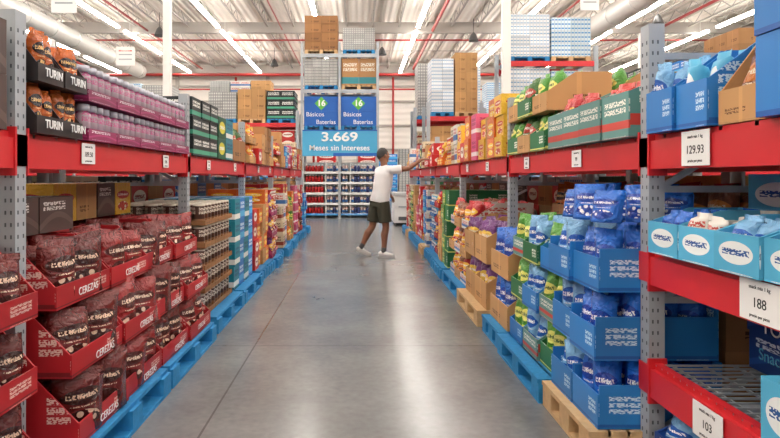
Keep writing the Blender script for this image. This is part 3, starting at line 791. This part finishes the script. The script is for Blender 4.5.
# ---------------------------------------------------------------- end display
def display():
    Y0, Y1 = 19.5, 20.7
    rk = MB('end_display_rack')
    X = (-1.82, -.60, .64)
    for x in X:
        for y in (Y0, Y1):
            rk.box(y - .04, y + .04, x - .04, x + .04, .012, 5.7, STEEL); rk.box(y - .08, y + .08, x - .08, x + .08, 0, .012, STEEL)
    for z in (2.86, 4.18, 5.34):
        for i in range(2):
            for y in (Y0, Y1): rk.box(y - .03, y + .03, X[i] + .04, X[i + 1] - .04, z - .12, z - .002, RED if z < 3 else STEEL)
            for k in range(4):
                x = X[i] + .15 + k * .3
                rk.box(Y0 + .03, Y1 - .03, x, x + .03, z - .03, z - .002, STEEL)
    rk.done()
    bl = plain('sign_blue', (22, 96, 184), .5); cy = plain('sign_cyan', (74, 168, 212), .5); gr = plain('sign_green', (96, 186, 64), .5)
    s = MB('promotion_sign_board')
    s.box(Y0 - .09, Y0 - .06, -1.80, .62, 2.01, 2.86, cy)
    s.box(Y0 - .095, Y0 - .0901, -1.80, .62, 2.82, 2.86, bl)
    s.box(Y0 - .06, Y0 - .042, -1.7, -1.6, 2.65, 2.85, STEEL); s.box(Y0 - .06, Y0 - .042, .4, .5, 2.65, 2.85, STEEL)
    s.box(Y0 - .095, Y0 - .0901, -.8, .62, 2.01, 2.11, bl)
    o = s.done()
    text('3,669', (-.60, Y0 - .097, 2.62), .40, WINK, 'C', o, 'sign_number', bold=.025, sx=1.35)
    text('Meses sin Intereses', (-.60, Y0 - .097, 2.27), .25, WINK, 'C', o, 'sign_caption', bold=.01)
    for i, (a, b) in enumerate(((-1.76, -.63), (-.57, .60))):
        s = MB('blue_promotion_carton'); s.pallet(Y0 + .05, Y1 - .05, a, b, 2.86, PBLUE)
        for p in range(2):
            w = (b - a) / 2
            for q in range(2):
                s.box(Y0 + .05 + q * .55, Y0 + .59 + q * .55, a + p * w + .003, a + (p + 1) * w - .003, 3.002, 3.48, bl)
                s.box(Y0 + .05 + q * .55, Y0 + .59 + q * .55, a + p * w + .003, a + (p + 1) * w - .003, 3.485, 3.96, bl)
        cx = (a + b) / 2
        d = .22
        s.F([s.P(Y0 + .046, cx, 3.73 - d), s.P(Y0 + .046, cx + d, 3.73), s.P(Y0 + .046, cx, 3.73 + d), s.P(Y0 + .046, cx - d, 3.73)], [(0, 0)] * 4, gr)
        o = s.done()
        text('16', (cx, Y0 + .043, 3.73), .27, WINK, 'C', o, 'badge_number', bold=.03)
        text('Básicos', (cx - .2, Y0 + .043, 3.37), .2, WINK, 'C', o, 'carton_print')
        text('Baterías', (cx + .15, Y0 + .043, 3.12), .2, WINK, 'C', o, 'carton_print')
    def pile(name, a, b, z0, z1, mat, n, pal=PWOOD, nxx=2):
        s = MB(name); s.pallet(Y0 + .05, Y1 - .05, a, b, z0, pal); h = (z1 - z0 - .142) / n
        for j in range(n):
            for p in range(nxx):
                for q in range(2):
                    w = (b - a) / nxx; e = R.uniform(0, .02)
                    s.box(Y0 + .05 + q * .55 + e, Y0 + .59 + q * .55, a + p * w + .004, a + (p + 1) * w - .004, z0 + .142 + j * h, z0 + .142 + (j + 1) * h - .005, mat)
        s.done()
    pile('wrapped_bottle_pallet', -1.74, -.66, 4.18, 5.2, wrapG, 3, PBLUE, 4)
    pile('kraft_carton_pallet', -1.74, -.66, 5.34, 6.6, kraftDark, 4, PWOOD, 2)
    pile('kraft_tall_carton_pallet', -.54, .6, 4.18, 5.2, kraftTeal, 1, PWOOD, 2)
    pile('grey_carton_pallet', -.5, .56, 5.34, 6.2, wrapG, 4, PBLUE, 3)
    s = MB('bottled_goods_shelf_unit')
    X0, X1 = -1.78, .60
    for x in (X0, -1.05, -.25, X1): s.box(Y0 + .1, Y0 + .6, x - .015, x + .015, 0, 1.82, WHITE)
    zs = [.12, .46, .80, 1.14, 1.48]
    bottle = plain('bottle_red', (180, 34, 38), .3); cap = plain('bottle_cap_white', (235, 235, 235), .4); bb = plain('bottle_blue', (60, 70, 120), .3)
    for z in zs:
        s.box(Y0 + .08, Y0 + .6, X0 + .015, X1 - .015, z - .03, z, WHITE)
        s.box(Y0 + .06, Y0 + .08, X0 + .015, X1 - .015, z - .04, z + .03, WHITE if z > .2 else blueC)
        x = X0 + .1
        while x < X1 - .05:
            mt = bottle if x < -1.05 else (whiteC if int(x * 12) % 3 else bb)
            if all(abs(x - q) > .06 for q in (-1.05, -.25)):
                for yy in (.18, .32):
                    s.lathe(Y0 + yy, x, z, [(.044, 0, mt), (.047, .18, mt), (.02, .23, mt), (.02, .23, cap), (.02, .27, cap)], 8)
            x += .1
    s.box(Y0 + .6, Y0 + .62, X0, X1, 0, 1.82, WHITE)
    s.done()
display()
mb = MB('chest_freezer')
FW = plain('freezer_white', (228, 230, 230), .35)
mb.box(16.3, 17.5, .98, 1.55, .08, .82, FW); mb.box(16.27, 17.53, .96, 1.57, .82, .90, plain('freezer_lid', (200, 204, 206), .3))
mb.box(16.35, 17.45, 1.03, 1.5, 0, .08, BLACK); mb.box(16.285, 16.3, 1.1, 1.4, .5, .54, STEEL); mb.box(16.285, 16.3, 1.1, 1.4, .15, .25, HOLE)
mb.done()
mb = MB('far_wall_carton_row')
x = -18
while x < 18:
    hh = R.uniform(1.6, 3.0); m = R.choice(allm); j = 0
    while j * .3 < hh:
        mb.box(35, 36.2, x, x + 1.1, .0 + j * .3, j * .3 + .29, m); j += 1
    x += 1.2
mb.done()
for (x, y, z, w, h) in ((-4.9, 10, 4.05, .42, .5), (-6.2, 16, 4.3, .5, .5), (5.6, 14.5, 5.35, .45, .6), (-11.5, 14, 4.5, .6, .3)):
    mb = MB('hanging_price_sign')
    mb.box(y - .01, y + .01, x - w / 2, x + w / 2, z, z + h, WHITE)
    for k in (.3, .55, .75): mb.box(y - .013, y - .0105, x - w * .35, x + w * .35, z + h * k, z + h * k + h * .06, redB if k > .6 else STEEL)
    for sx in (-.4, .4): mb.box(y - .004, y + .004, x + sx * w - .004, x + sx * w + .004, z + h, 8.45, WIRE)
    mb.done()

# ---------------------------------------------------------------- man
def man():
    root = bpy.data.objects.new('shopping_man', None); COL.objects.link(root); root.location = (.4, 9.95, 0)
    skin = plain('skin_brown', (138, 94, 72), .5, bump=.05, bscale=60)
    shirt = plain('white_cotton', (222, 222, 224), .85, bump=.8, bscale=8)
    shorts = plain('olive_cotton', (66, 66, 54), .9, bump=.6, bscale=9)
    hairm = plain('hair_black', (58, 54, 52), .8, bump=.6, bscale=160)
    shoe = plain('shoe_white', (214, 214, 214), .5); sole = plain('shoe_sole', (180, 180, 180), .6); sock = plain('sock_grey', (70, 70, 72), .8)
    W = MB
    def fuse(ob, vox, it=4):
        m = ob.modifiers.new('fuse', 'REMESH'); m.mode = 'VOXEL'; m.voxel_size = vox; m.use_smooth_shade = True
        s = ob.modifiers.new('soft', 'SMOOTH'); s.iterations = it; s.factor = .5
    # heading: towards the right-hand rack, back three-quarters to the camera
    f = Vector((.87, .49, 0)); r = Vector((.49, -.87, 0)); yaw = math.atan2(.49, .87)
    pel = Vector((.36, 9.95, .93)); chest = Vector((.43, 9.97, 1.34))
    shR = chest + r * .165 + Vector((.03, 0, .09)); shL = chest - r * .165 + Vector((0, 0, .075))
    elR = Vector((.82, 9.80, 1.455)); wrR = Vector((1.04, 9.90, 1.60))
    elL = Vector((.42, 10.22, 1.17)); wrL = Vector((.55, 10.30, 1.02))
    hipR = pel + r * .09; hipL = pel - r * .09
    knR = Vector((.46, 9.87, .50)); anR = Vector((.42, 9.84, .095))
    knL = Vector((.24, 10.02, .50)); anL = Vector((.05, 9.98, .15))
    b = W('body')
    b.T([(pel.x, pel.y, .86, .15, .11), (pel.x, pel.y, .95, .165, .12), (.39, 9.955, 1.08, .15, .11), (.415, 9.965, 1.25, .165, .12), (.43, 9.97, 1.38, .18, .115), (.435, 9.97, 1.46, .12, .08)], skin, 18)
    b.T([(.435, 9.97, 1.42, .07), (.435, 9.972, 1.50, .058), (.425, 9.975, 1.60, .058)], skin)
    hc = Vector((.42, 9.98, 1.675)); hy = yaw - .05
    hf = Vector((math.cos(hy), math.sin(hy), 0)); hr = Vector((math.sin(hy), -math.cos(hy), 0))
    b.E(hc, (.102, .080, .120), skin, hy)
    b.E(hc + hf * .03 + Vector((0, 0, -.055)), (.066, .058, .066), skin, hy)
    b.E(hc + hf * .075 + Vector((0, 0, -.098)), (.022, .024, .018), skin, hy)
    b.E(hc + hf * .102 + Vector((0, 0, -.02)), (.022, .014, .024), skin, hy, .3)
    b.E(hc + hf * .088 + Vector((0, 0, .02)), (.018, .05, .012), skin, hy)
    b.E(hc + hf * .090 + Vector((0, 0, -.06)), (.014, .024, .010), skin, hy)
    for sg in (1, -1):
        b.E(hc + hr * sg * .084 - hf * .005 + Vector((0, 0, -.012)), (.024, .012, .034), skin, hy)
    for sh, el, wr in ((shR, elR, wrR), (shL, elL, wrL)):
        m1 = sh.lerp(el, .45); m2 = el.lerp(wr, .3)
        b.T([(*sh, .056), (*m1, .050), (*el.lerp(sh, .12), .044), (*el, .043), (*el.lerp(wr, .12), .043), (*m2, .043), (*wr, .028)], skin)
        b.E(sh, (.058, .058, .058), skin)
        b.E(el, (.043, .043, .043), skin)
    for hp, kn, an in ((hipR, knR, anR), (hipL, knL, anL)):
        m1 = hp.lerp(kn, .4); m2 = kn.lerp(an, .32) - f * .015
        b.T([(*hp, .092), (*m1, .082), (*hp.lerp(kn, .85), .064), (*kn, .058), (*kn.lerp(an, .15), .058), (*m2, .062), (*kn.lerp(an, .7), .044), (*an, .036)], skin)
    def hand(w, d, nrm, curl, thumb_sg):
        d = d.normalized(); nrm = (nrm - d * nrm.dot(d)).normalized(); sd = d.cross(nrm).normalized()
        palm = w + d * .05
        for q in (-.027, -.009, .009, .027):
            b.T([(*(w + sd * q * .6), .015), (*(palm + sd * q), .014), (*(w + d * .095 + sd * q * 1.05), .012)], skin, 8)
        for q, ln in ((-.030, .062), (-.010, .076), (.010, .082), (.030, .072)):
            p0 = w + d * .09 + sd * q * 1.15
            d1 = (d + nrm * curl * .4 + sd * q * 3).normalized(); p1 = p0 + d1 * ln * .45
            d2 = (d + nrm * curl * 1.2 + sd * q * 3).normalized(); p2 = p1 + d2 * ln * .32
            d3 = (d + nrm * curl * 2.2).normalized(); p3 = p2 + d3 * ln * .25
            b.T([(*p0, .0092), (*p1, .0085), (*p2, .008), (*p3, .007)], skin, 8)
        p0 = w + d * .025 + sd * thumb_sg * .02
        p1 = p0 + (d * .5 + sd * thumb_sg * .8 + nrm * .2).normalized() * .04
        p2 = p1 + (d * .85 + sd * thumb_sg * .4 + nrm * .4).normalized() * .03
        p3 = p2 + (d + nrm * .5).normalized() * .022
        b.T([(*p0, .014), (*p1, .012), (*p2, .010), (*p3, .008)], skin, 8)
    hand(wrR, Vector((.6, .15, .1)), Vector((0, .2, -1)), .35, 1)
    hand(wrL, Vector((.5, .3, -.8)), Vector((-.6, -.3, -.4)), .5, -1)
    ob = b.done(root); fuse(ob, .006, 3)
    h = W('hair')
    h.E(hc + Vector((0, 0, .016)) - hf * .012, (.105, .088, .116), hairm, hy, -.12, 28)
    ob = h.done(root)
    bm = bmesh.new(); bm.from_mesh(ob.data)
    o = Vector(ob.location) + Vector(root.location)
    dele = []
    for v in bm.verts:
        p = v.co + o - hc
        fx = p.dot(hf)
        thr = -.005 + min(0, fx + .02) * 1.1
        if p.z < thr or (fx > .045 and p.z < .055): dele.append(v)
    bmesh.ops.delete(bm, geom=dele, context='VERTS'); bm.to_mesh(ob.data); bm.free()
    sd = ob.modifiers.new('thick', 'SOLIDIFY'); sd.thickness = .012
    e = W('face_features')
    ew = plain('eye_white', (235, 232, 228), .3); lip = plain('lip', (100, 56, 48), .5)
    for sg in (1, -1):
        e.E(hc + hf * .088 + hr * sg * .032, (.011, .013, .009), ew, hy, n=8)
        e.E(hc + hf * .097 + hr * sg * .032, (.004, .006, .006), BLACK, hy, n=8)
        e.E(hc + hf * .099 + hr * sg * .033 + Vector((0, 0, .022)), (.006, .02, .004), hairm, hy, n=8)
    e.E(hc + hf * .102 + Vector((0, 0, -.06)), (.006, .022, .004), lip, hy, n=8)
    e.done(root)
    s = W('t_shirt')
    s.T([(.355, 9.95, .895, .200, .155), (.365, 9.95, .95, .196, .152), (.39, 9.955, 1.06, .182, .142), (.415, 9.965, 1.22, .190, .148), (.43, 9.97, 1.36, .200, .135), (.435, 9.97, 1.44, .165, .10), (.435, 9.97, 1.495, .078, .074)], shirt, 20)
    for sh, el, k in ((shR, elR, .62), (shL, elL, .62)):
        s.E(sh, (.070, .070, .070), shirt)
        e1 = sh.lerp(el, k)
        s.T([(.435, 9.97, 1.465, .06), (*sh.lerp(Vector((.435, 9.97, 1.46)), .4), .068), (*sh, .068)], shirt)
        s.T([(*sh.lerp(chest, .4), .085), (*sh, .072), (*sh.lerp(el, k * .5), .072), (*e1, .076)], shirt)
    ob = s.done(root); fuse(ob, .011, 7)
    s = W('shorts')
    s.T([(pel.x, pel.y, .98, .17, .125), (pel.x, pel.y, .90, .182, .138), (pel.x, pel.y, .82, .175, .135)], shorts, 20)
    for hp, kn in ((hipR, knR), (hipL, knL)):
        s.T([(*(hp + Vector((0, 0, -.02))), .115), (*hp.lerp(kn, .4), .112), (*hp.lerp(kn, .84), .108)], shorts)
    ob = s.done(root); fuse(ob, .011, 3)
    for an, nm, pt in ((anR, 'shoe_right', 0.0), (anL, 'shoe_left', .35)):
        k = W('sock'); kn_ = knR if an is anR else knL
        k.T([(*an.lerp(kn_, .16), .042), (*an, .041), (*(an + Vector((0, 0, -.03))), .043)], sock); k.done(root)
        s = W(nm)
        fd = (Vector((.95, -.3, 0)) if an is anR else Vector((.98, .2, 0))).normalized()
        def q(t, z): return an + fd * t * math.cos(pt) + Vector((0, 0, -an.z + z + max(0, .13 - t) * math.sin(pt)))
        s.T([(*q(-.085, .055), .028, .034), (*q(-.05, .055), .048, .045), (*q(0, .055), .056, .046), (*q(.07, .047), .040, .045), (*q(.13, .038), .033, .048), (*q(.175, .032), .022, .032)], shoe)
        ob = s.done(root); fuse(ob, .009, 2)
        s = W('sole_' + nm)
        pts = [(-.09, .030), (-.05, .042), (0, .044), (.07, .044), (.13, .048), (.185, .032)]
        sd_ = Vector((fd.y, -fd.x, 0))
        lo, hi = [], []
        outl = [(t, w) for t, w in pts] + [(t, -w) for t, w in pts[::-1]]
        for t, w in outl:
            p = q(t, .002) + sd_ * w; lo.append(s.P(p.y, p.x, max(.001, p.z))); hi.append(s.P(p.y, p.x, max(.001, p.z) + .022))
        s.F(lo[::-1], [(0, 0)] * len(lo), sole); s.F(hi, [(0, 0)] * len(hi), sole)
        for i in range(len(lo)):
            j = (i + 1) % len(lo); s.F((lo[i], lo[j], hi[j], hi[i]), [(0, 0)] * 4, sole)
        s.done(root)
man()

# ---------------------------------------------------------------- world, camera
w = bpy.data.worlds.new('World'); scene.world = w; w.use_nodes = True
w.node_tree.nodes['Background'].inputs[0].default_value = (.8, .85, .9, 1)
w.node_tree.nodes['Background'].inputs[1].default_value = .5
cam = bpy.data.cameras.new('camera'); co = bpy.data.objects.new('camera', cam); COL.objects.link(co)
co.location = (0, 0, 1.3); co.rotation_euler = (math.pi / 2, 0, 0)
cam.sensor_width = 36; cam.lens = 600 / 780 * 36
cam.shift_x = (390 - 358) / 780; cam.shift_y = (178 - 219) / 780
cam.clip_start = .05; cam.clip_end = 200
scene.camera = co
scene.view_settings.view_transform = 'Standard'
scene.view_settings.exposure = 0.2
